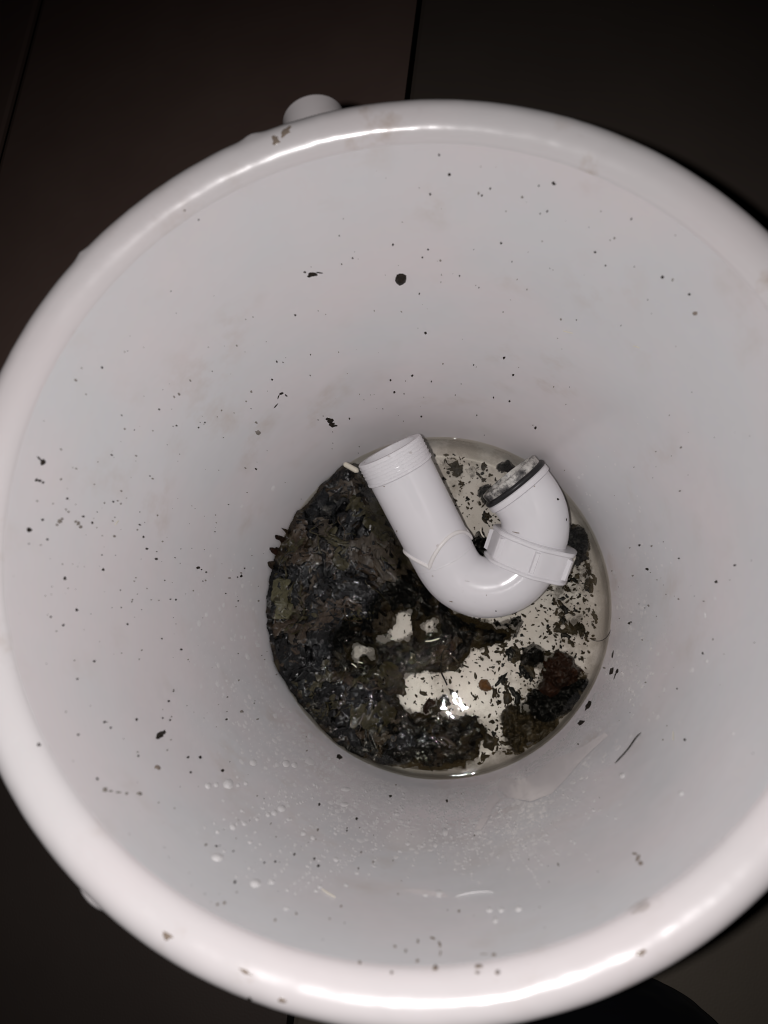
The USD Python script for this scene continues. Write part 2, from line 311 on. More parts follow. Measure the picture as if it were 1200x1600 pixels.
obj('seam_ridge', sweep(r2, 0.0005, 8, False), M_PVC, trap)
# coupling nut
NC, NA = at(829, 865, 0.0300), at(838, 838, 0.0345) - at(820, 890, 0.0265)
NA /= np.linalg.norm(NA); NL = 0.0205; RN = 0.0270
NPH = 0.6
def nut_wob(v, a):
    r = np.linalg.norm(v[..., :2], axis=-1, keepdims=True); v = v.copy()
    k = 1 + 0.026 * np.cos(7 * a + NPH)[:, None, None] * (r > RN - 0.004)
    v[..., :2] *= k; return v
nut = lathe([(0.0185, 0), (RN - 0.0006, 0), (RN, 0.0006), (RN, 0.0018), (RN - 0.0012, 0.0026), (RN - 0.0012, NL - 0.0030), (RN - 0.0002, NL - 0.0022), (RN - 0.0002, NL - 0.0006), (RN - 0.0010, NL), (0.0185, NL)], 160, True, nut_wob)
NO = NC - NA * NL / 2
obj('coupling_nut', placed(nut, NO, NA), M_PVC, trap, smooth=25)
rib0 = trimesh.convex.convex_hull(np.array([[x * 0.0016, y * 0.0068, 0.0] for x in (-1, 1) for y in (-1, 1)] + [[x * 0.0010, y * 0.0062, 0.0023] for x in (-1, 1) for y in (-1, 1)] + [[x * 0.0016, y * 0.0068, -0.0014] for x in (-1, 1) for y in (-1, 1)]))
nm = placed(trimesh.Trimesh([[0, 0, 0], [1, 0, 0], [0, 1, 0]], [[0, 1, 2]], process=False), [0, 0, 0], NA); NU, NV = nm.vertices[1], nm.vertices[2]
for k in range(7):
    a = (k * 2 * PI - NPH) / 7; rr = NU * math.cos(a) + NV * math.sin(a); tt = -NU * math.sin(a) + NV * math.cos(a)
    M = np.eye(4); M[:3, 0], M[:3, 1], M[:3, 2], M[:3, 3] = tt, NA, rr, NC + rr * ((RN - 0.0012) * 1.026)
    m = rib0.copy(); m.apply_transform(M); obj('rib', m, M_PVC, trap, smooth=False)
# elbow, flange, seal ring, dirty collar
EP = [at(831, 856, 0.0310), at(836, 826, 0.0350), at(833, 800, 0.0395), at(821, 777, 0.0430), at(807, 759, 0.0455)]
ep = spline(EP, 50)
obj('elbow', sweep(ep, np.interp(np.linspace(0, 1, 50), [0, 0.2, 1], [0.0198, 0.0208, 0.0208]), 80), M_PVC, trap)
EA = ep[-1] - ep[-4]; EA /= np.linalg.norm(EA); EE = ep[-1]
obj('flange', placed(lathe([(0.016, -0.0045), (0.0209, -0.0045), (0.0220, -0.0038), (0.0220, -0.0006), (0.0214, 0.0), (0.016, 0.0)], 96), EE, EA), M_PVC, trap)
tor = lathe([(0.0204 + 0.0020 * math.cos(t), 0.0016 + 0.0019 * math.sin(t)) for t in np.linspace(0, 2 * PI, 14, endpoint=False)], 96)
obj('seal_ring', placed(tor, EE, EA), M_SEAL, trap, label='thin black rubber ring round the pipe end')
obj('end_collar', placed(lathe([(0.0150, 0.0), (0.0202, 0.0), (0.0202, 0.0075), (0.0196, 0.0082), (0.0165, 0.0082), (0.0158, 0.001)], 96), EE, EA), M_COLLAR, trap, label='pipe end smeared with black dirt')

# ------------------------------------------------------------------ water, silt, sludge
ZW, ZB = 0.0243, 0.0046
def water_mesh():
    rs = np.r_[np.linspace(0, 0.100, 40), np.linspace(0.1008, wall_r(ZW) + 0.0003, 16)]; n = 360
    a = np.arange(n) * 2 * PI / n
    X = rs[:, None] * np.cos(a); Y = rs[:, None] * np.sin(a)
    P = np.stack([X, Y, 0 * X], -1)
    edge = np.clip((rs - 0.1055) / 0.0040, 0, 1)[:, None]
    zz = ZW + (fbm(P, 45, 3, 3) - 0.5) * 0.0006 + edge ** 2 * 0.0016 * (0.6 + 0.9 * fbm(P, 130, 2, 9))
    P[..., 2] = zz
    i, j = np.meshgrid(np.arange(len(rs) - 1), np.arange(n), indexing='ij')
    q = np.stack([i * n + j, (i + 1) * n + j, (i + 1) * n + (j + 1) % n, i * n + (j + 1) % n], -1).reshape(-1, 4)
    return P.reshape(-1, 3), q
obj('water', water_mesh(), M_WATER, smooth=True, label='shallow cloudy water covering the bottom of the white bucket', cat='water', kind='stuff')
# silt film on the bottom, thicker towards the near edge
sp_ = [(r, ZB + 0.0005) for r in np.linspace(0, 0.0975, 24)] + [(wall_r(z_) - 0.0009, z_) for z_ in np.linspace(0.0125, ZW - 0.0012, 6)]
rs, zs_ = np.array(sp_).T; n = 180; a = np.arange(n) * 2 * PI / n
P = np.stack([rs[:, None] * np.cos(a), rs[:, None] * np.sin(a), np.broadcast_to(zs_[:, None], (30, n))], -1).reshape(-1, 3)
i, j = np.meshgrid(np.arange(29), np.arange(n), indexing='ij')
q = np.stack([i * n + j, (i + 1) * n + j, (i + 1) * n + (j + 1) % n, i * n + (j + 1) % n], -1).reshape(-1, 4)
sm = usdkit.mesh(stage, '/World/silt', (P, q), M_SILT, smooth=True)
tag(sm.GetPrim(), 'thin brown silt settled on the bottom of the bucket', 'silt', kind='stuff')
den = np.zeros(len(P))
for (px, py, s, k) in ((700, 1205, 0.030, 0.42), (930, 960, 0.024, 0.36), (860, 1150, 0.028, 0.36), (700, 700, 0.030, 0.26), (560, 1000, 0.04, 0.2), (950, 1080, 0.02, 0.25), (800, 1200, 0.02, 0.3), (900, 1120, 0.03, 0.34), (955, 860, 0.025, 0.34), (600, 1230, 0.03, 0.4), (850, 720, 0.03, 0.25)):
    c = at(px, py, ZB); den = np.maximum(den, 1.25 * k * np.exp(-((P[:, 0] - c[0]) ** 2 + (P[:, 1] - c[1]) ** 2) / (2 * s * s)))
UsdGeom.PrimvarsAPI(sm).CreatePrimvar('silt', Sdf.ValueTypeNames.FloatArray, 'vertex').Set(Vt.FloatArray.FromNumpy(den.astype(np.float32)))

RES = 0.0005
gx = np.arange(-0.112, 0.112, RES); GX, GY = np.meshgrid(gx, gx, indexing='xy'); GR = np.hypot(GX, GY)
G3 = np.stack([GX, GY, 0 * GX], -1)
def poly_px(pts, z=0.02): return Polygon([at(x, y, z)[:2] for x, y in pts]).buffer(0)
def signed(poly):
    pts = shapely.points(GX.ravel(), GY.ravel()); ins = shapely.contains_xy(poly, GX.ravel(), GY.ravel())
    d = shapely.distance(poly.boundary, pts); return np.where(ins, d, -d).reshape(GX.shape)
def field_mesh(H, keep, thick_floor=ZB):
    """A heightfield over the kept cells, closed down by a skirt at its edge."""
    cell = keep[:-1, :-1] & keep[1:, :-1] & keep[:-1, 1:] & keep[1:, 1:]
    jj, ii = np.where(cell); w = GX.shape[1]
    q = np.stack([jj * w + ii, jj * w + ii + 1, (jj + 1) * w + ii + 1, (jj + 1) * w + ii], 1)
    f = np.vstack([q[:, [0, 1, 2]], q[:, [0, 2, 3]]])
    V = np.stack([GX, GY, H], -1).reshape(-1, 3)
    u, inv = np.unique(f, return_inverse=True)
    return V[u], inv.reshape(-1, 3)
n_big, n_mid, n_fine = fbm(G3, 55, 4, 11), fbm(G3, 170, 4, 21), fbm(G3, 520, 3, 31)
warp = G3 + 0.030 * np.stack([fbm(G3, 45, 3, 41) - 0.5, fbm(G3, 45, 3, 42) - 0.5, 0 * GX], -1)
ridge = 1 - 2 * np.abs(fbm(warp, 85, 2, 51) - 0.5)
SL = poly_px([(566, 690), (595, 770), (640, 860), (660, 900), (700, 945), (760, 975), (815, 975), (800, 1000), (760, 1008), (738, 1015), (722, 1040), (690, 1052), (655, 1052), (628, 1070), (618, 1100), (640, 1118), (668, 1112), (690, 1085),
              (702, 1092), (690, 1115), (720, 1125), (742, 1118), (758, 1145), (752, 1190), (690, 1205), (640, 1205), (550, 1225), (450, 1150), (380, 1040), (368, 900), (384, 810), (444, 725), (500, 678)])
holes = [poly_px(h) for h in ([(610, 955), (632, 950), (640, 985), (628, 998), (606, 1003), (590, 1004), (585, 995), (612, 985)], [(548, 1010), (560, 1004), (578, 1012), (575, 1024), (550, 1030)], [(648, 968), (675, 965), (682, 985), (655, 992)], [(632, 1052), (642, 1052), (642, 1068), (626, 1068)])]
SLp = SL
for h in holes: SLp = SLp.difference(h)
d = signed(SLp) + (n_mid - 0.5) * 0.010 + (n_fine - 0.5) * 0.0016
heap = np.zeros_like(GX)
for (px, py, s, k) in ((500, 900, 0.030, 0.0185), (470, 1010, 0.026, 0.0165), (590, 830, 0.024, 0.0165), (540, 1080, 0.028, 0.0100), (640, 1160, 0.024, 0.0075), (660, 1010, 0.018, 0.0085), (560, 740, 0.016, 0.014), (720, 1150, 0.016, 0.0070)):
    c = at(px, py, 0.02); heap = np.maximum(heap, k * np.exp(-((GX - c[0]) ** 2 + (GY - c[1]) ** 2) / (2 * s * s)))
heap = ndimage.gaussian_filter(heap, 8)
t = np.clip(d / 0.015, 0, 1); rise = t * t * (3 - 2 * t)
H = ZB + 0.0012 + rise * (0.0120 + heap * 0.95 + (n_big - 0.5) * 0.013 + (ridge - 0.7) * 0.0052 + (n_mid - 0.5) * 0.0024 + (n_fine - 0.5) * 0.0004)
H = ndimage.gaussian_filter(H, 1.2)
keep = (d > 0) & (GR < wall_r(np.clip(H, 0.01, 0.06)) - 0.0004)
sludge = thing('sludge', 'heap of wet black rotten waste filling the left half of the bucket bottom', 'sludge')
obj('mass', field_mesh(H, keep), M_SLUDGE, sludge, smooth=True)
HS, KEEPS = H, keep
def height_at(x, y):
    i = int(np.clip((x - gx[0]) / RES, 0, len(gx) - 1)); j = int(np.clip((y - gx[0]) / RES, 0, len(gx) - 1))
    return HS[j, i] if KEEPS[j, i] else ZB
def scrap_mesh(length, width, rng, curl=1.0, n=13, k=7):
    u, v = np.meshgrid(np.linspace(-1, 1, n), np.linspace(-1, 1, k), indexing='ij')
    half = np.sqrt(np.clip(1 - np.abs(u) ** 2.2, 0.02, 1)) * (0.75 + 0.5 * fbm(np.stack([u * 2, v * 0, 0 * u], -1), 1.0, 2, int(rng.integers(999))))
    side = (fbm(np.stack([u * 3, v * 2, 0 * u + 5], -1), 1.0, 3, int(rng.integers(999))) - 0.5)
    x = u * length / 2; y = v * half * width / 2 + side * width * 0.35
    zz = curl * (0.25 * width * (v ** 2 - 0.3) * rng.uniform(-1, 1) + 0.16 * length * (u ** 2 - 0.3) * rng.uniform(-1, 0.6)) + (fbm(np.stack([u * 4, v * 3, 0 * u], -1), 1.0, 3, int(rng.integers(999))) - 0.5) * width * 0.55
    V = np.stack([x, y, zz], -1).reshape(-1, 3)
    i, j = np.meshgrid(np.arange(n - 1), np.arange(k - 1), indexing='ij')
    q = np.stack([i * k + j, (i + 1) * k + j, (i + 1) * k + j + 1, i * k + j + 1], -1).reshape(-1, 4)
    V2 = V - [0, 0, min(0.0009, width * 0.1)]
    f = np.vstack([q, (q + len(V))[:, ::-1]])
    return trimesh.Trimesh(np.vstack([V, V2]), np.vstack([f[:, [0, 1, 2]], f[:, [0, 2, 3]]]), process=False)
def put(m, rng, x, y, z, tilt=0.45, yaw=None):
    M = trimesh.transformations.euler_matrix(rng.normal(0, tilt), rng.normal(0, tilt), rng.uniform(0, 2 * PI) if yaw is None else yaw)
    M[:3, 3] = (x, y, z); m.apply_transform(M); return m
HSM = ndimage.gaussian_filter(np.where(keep, H, ZB), 3)
def surf(x, y):
    return ndimage.map_coordinates(HSM, [(np.asarray(y) - gx[0]) / RES, (np.asarray(x) - gx[0]) / RES], order=1, mode='nearest')
def drape(x, y, length, width, yaw, rng, lift=0.0008, n=17, k=7):
    """A limp ragged shred lying on the heap and following it, its edges a little curled."""
    u, v = np.meshgrid(np.linspace(-1, 1, n), np.linspace(-1, 1, k), indexing='ij'); sd = int(rng.integers(9999))
    half = np.sqrt(np.clip(1 - np.abs(u) ** 2.4, 0.03, 1)) * (0.5 + 1.0 * fbm(np.stack([u * 3, v * 0, 0 * u], -1), 1.0, 3, sd))
    bend = (fbm(np.stack([u * 1.4, 0 * v, 0 * u + 3], -1), 1.0, 3, sd + 1) - 0.5) * length * 0.6 + (fbm(np.stack([u * 4, v * 2, 0 * u + 9], -1), 1.0, 2, sd + 2) - 0.5) * width * 0.5
    a, b = u * length / 2, v * half * width / 2 + bend
    X, Y = x + math.cos(yaw) * a - math.sin(yaw) * b, y + math.sin(yaw) * a + math.cos(yaw) * b
    Z = surf(X, Y) + lift + (v ** 2 - 0.4) * width * rng.uniform(-0.08, 0.16) + (fbm(np.stack([u * 5, v * 3, 0 * u], -1), 1.0, 3, sd + 3) - 0.5) * width * 0.28
    R_ = np.hypot(X, Y); lim = wall_r(np.clip(Z, 0.01, 0.06)) - 0.0008; f_ = np.minimum(1, lim / np.maximum(R_, 1e-6)); X, Y = X * f_, Y * f_
    V = np.stack([X, Y, Z], -1).reshape(-1, 3)
    i, j = np.meshgrid(np.arange(n - 1), np.arange(k - 1), indexing='ij')
    q = np.stack([i * k + j, (i + 1) * k + j, (i + 1) * k + j + 1, i * k + j + 1], -1).reshape(-1, 4); f = np.vstack([q, (q + len(V))[:, ::-1]])
    return trimesh.Trimesh(np.vstack([V, V - [0, 0, 0.0007]]), np.vstack([f[:, [0, 1, 2]], f[:, [0, 2, 3]]]), process=False)
rg = np.random.default_rng(17); made = 0
while made < 170:
    px, py = rg.uniform(405, 770), rg.uniform(690, 1210)
    c = at(px, py, 0.024); i, j = int((c[0] - gx[0]) / RES), int((c[1] - gx[0]) / RES)
    if not (0 <= i < len(gx) and 0 <= j < len(gx)) or not keep[j, i] or d[j, i] < 0.004: continue
    Ln = rg.uniform(0.010, 0.034); Wn = Ln * rg.uniform(0.12, 0.5)
    if d[j, i] < Ln * 0.35: continue
    low = (py > 1050) or (px > 620)
    kk = rg.choice(5, p=[0.42, 0.18, 0.18, 0.14, 0.08] if not low else [0.45, 0.11, 0.24, 0.14, 0.06])
    obj('scrap', drape(c[0], c[1], Ln, Wn, rg.uniform(0, 2 * PI), rg, rg.uniform(0.0, 0.0012)), M_SCRAPS[kk], sludge, smooth=True); made += 1
made = 0
while made < 40:
    px, py = rg.uniform(415, 750), rg.uniform(710, 1195); c = at(px, py, 0.024); i, j = int((c[0] - gx[0]) / RES), int((c[1] - gx[0]) / RES)
    if not keep[j, i] or d[j, i] < 0.006: continue
    a, P_ = rg.uniform(0, 2 * PI), [c[:2]]
    for _ in range(5): a += rg.normal(0, 0.8); P_.append(P_[-1] + 0.0045 * np.array([math.cos(a), math.sin(a)]))
    P_ = np.array(P_); P_ = np.c_[P_, surf(P_[:, 0], P_[:, 1]) + 0.0008]
    if (np.hypot(P_[:, 0], P_[:, 1]) > 0.105).any(): continue
    obj('strand', sweep(spline(P_, 22), rg.uniform(0.0002, 0.0006), 6), M_SCRAPS[rg.choice([0, 1, 2, 3])], sludge, smooth=True); made += 1
M_GLINT_BEAD = mat('glint_bead', {'t': ('transparent_bsdf', {'color': (1, 1, 1)}), 'gl': ('glossy_bsdf', {'color': (1, 1, 1), 'roughness': 0.03}), 'f': ('fresnel', {'IOR': 1.5}), 'm': ('mix_closure', {})},
    [('f.fac', 'm.fac'), ('t.BSDF', 'm.closure1'), ('gl.BSDF', 'm.closure2')], surface='m.closure')
ball = trimesh.creation.icosphere(2, 1.0); ms = []
while len(ms) < 520:
    px, py = (rg.normal(650, 75), rg.normal(1090, 60)) if len(ms) % 2 else (rg.uniform(415, 750), rg.uniform(710, 1200)); c = at(px, py, 0.024)
    i, j = int((c[0] - gx[0]) / RES), int((c[1] - gx[0]) / RES)
    if not (0 <= i < len(gx) and 0 <= j < len(gx)) or not keep[j, i] or np.hypot(*c[:2]) > 0.106: continue
    r = min(0.0019, rg.lognormal(math.log(0.0009), 0.4)); m = ball.copy(); m.vertices = m.vertices * [r * rg.uniform(1, 1.6), r, r * 0.14]
    m.apply_transform(trimesh.transformations.euler_matrix(rg.normal(0, 0.10), rg.normal(0, 0.10), rg.uniform(0, 6))); m.apply_translation([c[0], c[1], float(surf([c[0]], [c[1]])[0]) + 0.0011]); ms.append(m)
obj('glint_beads', join(ms), M_GLINT_BEAD, sludge, smooth=True, kind='stuff')  # flat clear beads added on the sludge just to catch flash glints
# shreds poking up against the wall on the left
for (px, py, Ln, w) in ((441, 818, 0.010, 0.0022), (456, 822, 0.008, 0.003), (433, 830, 0.011, 0.004), (425, 850, 0.012, 0.005), (422, 872, 0.012, 0.005), (420, 900, 0.010, 0.004), (470, 800, 0.010, 0.005), (490, 775, 0.010, 0.004)):
    q_, nrm = wall_hit(px + 5, py + 12, 0.0014)
    m = scrap_mesh(Ln * 1.8, w, rg, 0.4)
    tz = np.array([q_[0] * KW / np.hypot(*q_[:2]), q_[1] * KW / np.hypot(*q_[:2]), 1.0]); tz /= np.linalg.norm(tz)
    M = np.eye(4); M[:3, 0], M[:3, 1], M[:3, 2], M[:3, 3] = tz, np.cross(nrm, tz), nrm, q_
    m.apply_transform(M); obj('shred', m, M_RUST if 425 <= px <= 440 else M_SCRAPS[2 if px < 460 else 0], sludge, smooth=True)

# clumps and flecks in the water right of the heap
Xn = fbm(G3, 260, 5, 61); Xm = fbm(G3, 110, 4, 71)
def gauss(px, py, sx, sy=None, rot=0.0):
    c = at(px, py, 0.012); k = 0.478 / 1200; sx *= k; sy = sx if sy is None else sy * k
    dx, dy = GX - c[0], GY - c[1]; cr, sr = math.cos(rot), math.sin(rot)
    return np.exp(-(((cr * dx + sr * dy) / sx) ** 2 + ((-sr * dx + cr * dy) / sy) ** 2) / 2)
base_free = (~keep) & (GR < 0.1062)
taken = np.zeros_like(keep)
def clump(blobs, label, cat, m, name, top=0.010, thr=0.5, rough=0.75, group=None, z0=ZB):
    D = np.zeros_like(GX)
    for b in blobs: D = np.maximum(D, gauss(*b))
    D = D + (Xn - 0.5) * rough + (Xm - 0.5) * rough * 0.6
    k = (D > thr) & base_free
    lab, num = ndimage.label(k)
    if num == 0: return
    sz = ndimage.sum(k, lab, range(1, num + 1)); k = np.isin(lab, 1 + np.where(sz >= max(40, 0.06 * sz.max()))[0])
    hh = np.clip((D - thr) / 0.5, 0, 1) ** 0.6
    Hc = z0 + 0.0009 + hh * top * (0.55 + 0.9 * (Xm - 0.2)) + (n_fine - 0.5) * 0.0012 * hh
    taken[k] = True
    return obj(name, field_mesh(Hc, k), m, smooth=True, label=label, cat=cat, group=group)
clump([(876, 1048, 26, 30, 0.4), (862, 1075, 18)], 'reddish brown clump under the water near the right edge of the bucket bottom', 'clump', M_RUST, 'waste_clump', 0.013, 0.5, 0.5)
clump([(834, 1024, 17, 15)], 'round dark green clump just left of the reddish brown clump', 'clump', M_SCRAPS[0], 'waste_clump', 0.015, 0.45, 0.5)
clump([(885, 1092, 36, 24, 0.5), (850, 1105, 24), (915, 1075, 16)], 'broad black brown clump below the reddish brown one beside the bucket wall', 'clump', M_SCRAPS[0], 'waste_clump', 0.012, 0.5, 0.7)
clump([(820, 1140, 36, 26, 0.4), (862, 1150, 26), (800, 1120, 16)], 'dark murky clump near the lower right water edge with pale gaps', 'clump', M_FLECK, 'waste_clump', 0.010, 0.52, 0.9)
clump([(908, 838, 20, 22), (902, 868, 15)], 'black ragged clump right of the trap elbow and above the nut', 'clump', M_SCRAPS[0], 'waste_clump', 0.012, 0.5, 0.6)
clump([(788, 985, 20, 12), (805, 975, 10)], 'small black clump directly below the trap bend', 'clump', M_SCRAPS[0], 'waste_clump', 0.015, 0.5, 0.6)
clump([(748, 848, 14, 18), (740, 862, 12)], 'black dirt in the inner corner of the trap between bend and nut', 'clump', M_SCRAPS[0], 'waste_clump', 0.012, 0.5, 0.5)
clump([(762, 770, 13, 20, 0.3), (790, 728, 14, 8)], 'dark shreds beside the dirty pipe end', 'clump', M_SCRAPS[0], 'waste_clump', 0.012, 0.52, 0.7)
clump([(757, 1070, 9, 8)], 'orange brown flake on the pale bottom right of the bright flash reflection', 'flake', M_OCHRE, 'ochre_flake', 0.007, 0.45, 0.5)
clump([(672, 1112, 13, 17)], 'dark red brown flake at the lower edge of the pale patch', 'flake', M_RUST, 'rust_flake', 0.009, 0.5, 0.5)
clump([(665, 1142, 26, 20)], 'dark grey lump under the flash reflection', 'clump', M_SCRAPS[0], 'waste_clump', 0.01, 0.5, 0.5)

# flecks: noise broken into ragged pieces, more where the photograph shows more
W8 = np.zeros_like(GX)
for b, k in (((690, 720, 40, 22), 0.62), ((740, 735, 34, 20), 0.62), ((720, 770, 26, 28), 0.5), ((760, 800, 20, 30), 0.45), ((915, 900, 26, 40), 0.72), ((895, 975, 40, 40), 0.72), ((880, 925, 30), 0.7),
             ((800, 1010, 34), 0.55), ((850, 1080, 60), 0.6), ((780, 1060, 50), 0.35), ((700, 1080, 46), 0.3), ((930, 990, 22, 50), 0.5), ((700, 1180, 60, 24), 0.6), ((790, 1170, 50, 26), 0.66), ((800, 1100, 34), 0.5), ((930, 1060, 24), 0.5), ((700, 1015, 40), 0.6), ((665, 700, 14, 20), 0.6)):
    W8 = np.maximum(W8, k * gauss(*b))
rg = np.random.default_rng(41); made = 0
def fleck(x, y, size, rng):
    n = 22; th = np.arange(n) * 2 * PI / n; sd = int(rng.integers(99999)); st, ca_ = rng.uniform(1, 1.9), rng.uniform(0, PI)
    r = size * np.clip(0.15 + 1.7 * meshkit.fbm(np.stack([np.cos(th) * 1.3, np.sin(th) * 1.3, 0 * th], -1) + 7, 4, sd) ** 1.3 + rng.normal(0, 0.10, n), 0.2, 2)
    V = []
    for kk, zz in ((1.0, 0.0), (0.7, 0.45), (0.35, 0.8)):
        a, b = kk * r * np.cos(th) * st, kk * r * np.sin(th)
        V.append(np.stack([x + math.cos(ca_) * a - math.sin(ca_) * b, y + math.sin(ca_) * a + math.cos(ca_) * b, ZB + 0.0008 + zz * size * 0.35 * (1 + 0.5 * rng.uniform(-1, 1, n) * (kk < 1))], -1))
    V = np.vstack(V + [[[x, y, ZB + 0.0008 + size * 0.3]]]); f = []
    for q in range(2):
        for k in range(n): f += [(q * n + k, q * n + (k + 1) % n, (q + 1) * n + (k + 1) % n), (q * n + k, (q + 1) * n + (k + 1) % n, (q + 1) * n + k)]
    f += [(2 * n + k, 2 * n + (k + 1) % n, 3 * n) for k in range(n)]
    return trimesh.Trimesh(V, np.array(f), process=False)
while made < 170:
    x, y = rg.uniform(620, 955), rg.uniform(690, 1215); c = at(x, y, 0.006)
    if np.hypot(*c[:2]) > 0.1055: continue
    i, j = int((c[0] - gx[0]) / RES), int((c[1] - gx[0]) / RES)
    if keep[j, i] or taken[j, i] or rg.random() > (W8[j, i] / 0.72) ** 2: continue
    sz = min(0.0042, rg.lognormal(math.log(0.0013), 0.55))
    spot = 'near the pipe ends' if y < 830 else ('along the right water edge' if x > 850 and y < 1010 else 'below the trap')
    obj('waste_fleck', fleck(c[0], c[1], sz, rg), M_FLECK if made % 3 else M_SCRAPS[0], smooth=True, label=f'ragged dark fleck of waste under the water {spot}', cat='fleck', group=f'dark flecks on the bucket bottom {spot}'); made += 1
# soft murk hanging in the water round the waste
murk_m = mat('murk', {
    'g': ('geometry', {}), 'n': ('noise_texture', {'scale': 150.0, 'detail': 8.0, 'roughness': 0.68}), 'at': ('attribute', {'attribute': 'murk'}),
    'ad': ('math', {'math_type': 'add'}), 'r': ('rgb_ramp', {'ramp': [(0.86, (0, 0, 0)), (1.12, (0.9, 0.9, 0.9))]}),
    'nc': ('noise_texture', {'scale': 60.0, 'detail': 3.0}), 'rc': ('rgb_ramp', {'ramp': [(0.35, (0.016, 0.015, 0.009)), (0.65, (0.050, 0.036, 0.018))]}),
    't': ('transparent_bsdf', {'color': (1, 1, 1)}), 'd': ('diffuse_bsdf', {}), 'm': ('mix_closure', {})},
    [('g.position', 'n.vector'), ('g.position', 'nc.vector'), ('nc.fac', 'rc.fac'), ('rc.color', 'd.color'), ('n.fac', 'ad.value1'), ('at.fac', 'ad.value2'), ('ad.value', 'r.fac'), ('r.color', 'm.fac'), ('t.BSDF', 'm.closure1'), ('d.BSDF', 'm.closure2')], surface='m.closure')
rs = np.linspace(0, 0.1045, 80); n = 300; a = np.arange(n) * 2 * PI / n
MP = np.stack([rs[:, None] * np.cos(a), rs[:, None] * np.sin(a), np.full((80, n), ZB + 0.0032)], -1).reshape(-1, 3)
i, j = np.meshgrid(np.arange(79), np.arange(n), indexing='ij')
q = np.stack([i * n + j, (i + 1) * n + j, (i + 1) * n + (j + 1) % n, i * n + (j + 1) % n], -1).reshape(-1, 4)
near = ndimage.gaussian_filter((keep | taken).astype(float), 8) * 0.90
den = np.clip(np.maximum(W8 * 0.62, near), 0, 0.66) - 0.02
mden = ndimage.map_coordinates(den, [(MP[:, 1] - gx[0]) / RES, (MP[:, 0] - gx[0]) / RES], order=1)
mk = usdkit.mesh(stage, '/World/murk', (MP, q), murk_m, smooth=True)
tag(mk.GetPrim(), 'soft brown murk drifting in the shallow water round the waste', 'murk', kind='stuff')
UsdGeom.PrimvarsAPI(mk).CreatePrimvar('murk', Sdf.ValueTypeNames.FloatArray, 'vertex').Set(Vt.FloatArray.FromNumpy(mden.astype(np.float32)))
# tiny crumbs
rg = np.random.default_rng(5); ms = []
crumb = trimesh.creation.icosphere(1, 1.0)
while len(ms) < 1300:
    x, y = rg.uniform(620, 945), rg.uniform(690, 1200); c = at(x, y, 0.006)
    if np.hypot(*c[:2]) > 0.102: continue
    i, j = int((c[0] - gx[0]) / RES), int((c[1] - gx[0]) / RES)
    if keep[j, i] or rg.random() > 0.25 + 0.75 * W8[j, i] / 0.7: continue
    m = crumb.copy(); s = rg.lognormal(math.log(0.00042), 0.45)
    m.vertices = m.vertices * rg.uniform(0.6, 1.2, m.vertices.shape) * [s * rg.uniform(1, 2.6), s, s * 0.6]
    ms.append(put(m, rg, c[0], c[1], ZB + 0.0012, 0.1))
obj('crumbs', join(ms), M_FLECK, label='pinhead dark crumbs strewn over the pale bottom', cat='crumbs', kind='stuff')

# individual scraps one can point to
rg = np.random.default_rng(23)
def lone(px, py, zc, Ln, w, m, label, cat, name, yaw):
    c = at(px, py, zc - 0.004); return obj(name, drape(c[0], c[1], Ln, w, yaw, rg, 0.0016), m, smooth=True, label=label, cat=cat)
lone(434, 938, 0.036, 0.027, 0.013, M_LEAF, 'olive leaf scrap at the far left of the black heap against the wall', 'leaf', 'leaf_scrap', 1.9)
lone(578, 812, 0.0375, 0.034, 0.022, M_SCRAPS[3], 'broad olive grey scrap on the heap left of the pipe arm', 'scrap', 'food_scrap', 2.5)
lone(612, 868, 0.034, 0.030, 0.020, M_SCRAPS[4], 'tan translucent scrap tucked under the weld of the pipe', 'scrap', 'food_scrap', 0.9)
lone(575, 850, 0.037, 0.028, 0.016, M_SCRAPS[4], 'brownish curled scrap in the middle of the heap', 'scrap', 'food_scrap', 0.2)
lone(598, 970, 0.029, 0.016, 0.010, M_SCRAPS[4], 'tan shred beside the small pale gap below the heap', 'scrap', 'food_scrap', 0.5)
lone(500, 822, 0.038, 0.016, 0.009, M_SCRAPS[4], 'pale brown scrap near the upper left of the heap', 'scrap', 'food_scrap', 2.2)
lone(605, 1055, 0.026, 0.017, 0.014, M_SCRAPS[3], 'rounded olive scrap left of the pale patch', 'scrap', 'food_scrap', 1.2)
lone(585, 1110, 0.025, 0.026, 0.018, M_SCRAPS[3], 'large dull brown scrap low in the heap', 'scrap', 'food_scrap', 2.9)

def thread(name, pts, r, m, label, cat, group=None, n=24):
    P = spline(pts, n); rr = r * np.clip(np.minimum(np.linspace(0, 6, n), np.linspace(6, 0, n)) + 0.35, 0, 1)
    return obj(name, sweep(P, rr, 8), m, smooth=True, label=label, cat=cat, group=group)
thread('white_stick', [at(537, 724, 0.040), at(546, 729, 0.041), at(560, 737, 0.042)], 0.0018, M_FIBRE, 'short pale hollow stalk poking out left of the threaded pipe end', 'stalk')
thread('pale_fibre', [at(664, 1002, 0.026), at(675, 1001, 0.0265), at(687, 997, 0.026)], 0.0005, M_FIBRE, 'cream fibre lying on the sludge below the trap', 'fibre')
thread('pale_fibre', [at(549, 1037, 0.030), at(553, 1039, 0.0302), at(557, 1043, 0.030)], 0.0004, M_FIBRE, 'left of two tiny cream fibres on the heap', 'fibre')
thread('pale_fibre', [at(559, 1034, 0.030), at(563, 1035, 0.0302), at(567, 1036, 0.030)], 0.0004, M_FIBRE, 'right of two tiny cream fibres on the heap', 'fibre')
thread('pale_fibre', [at(752, 824, 0.026), at(752, 833, 0.027), at(757, 840, 0.026)], 0.0005, M_FIBRE, 'curled cream fibre left of the coupling nut', 'fibre')
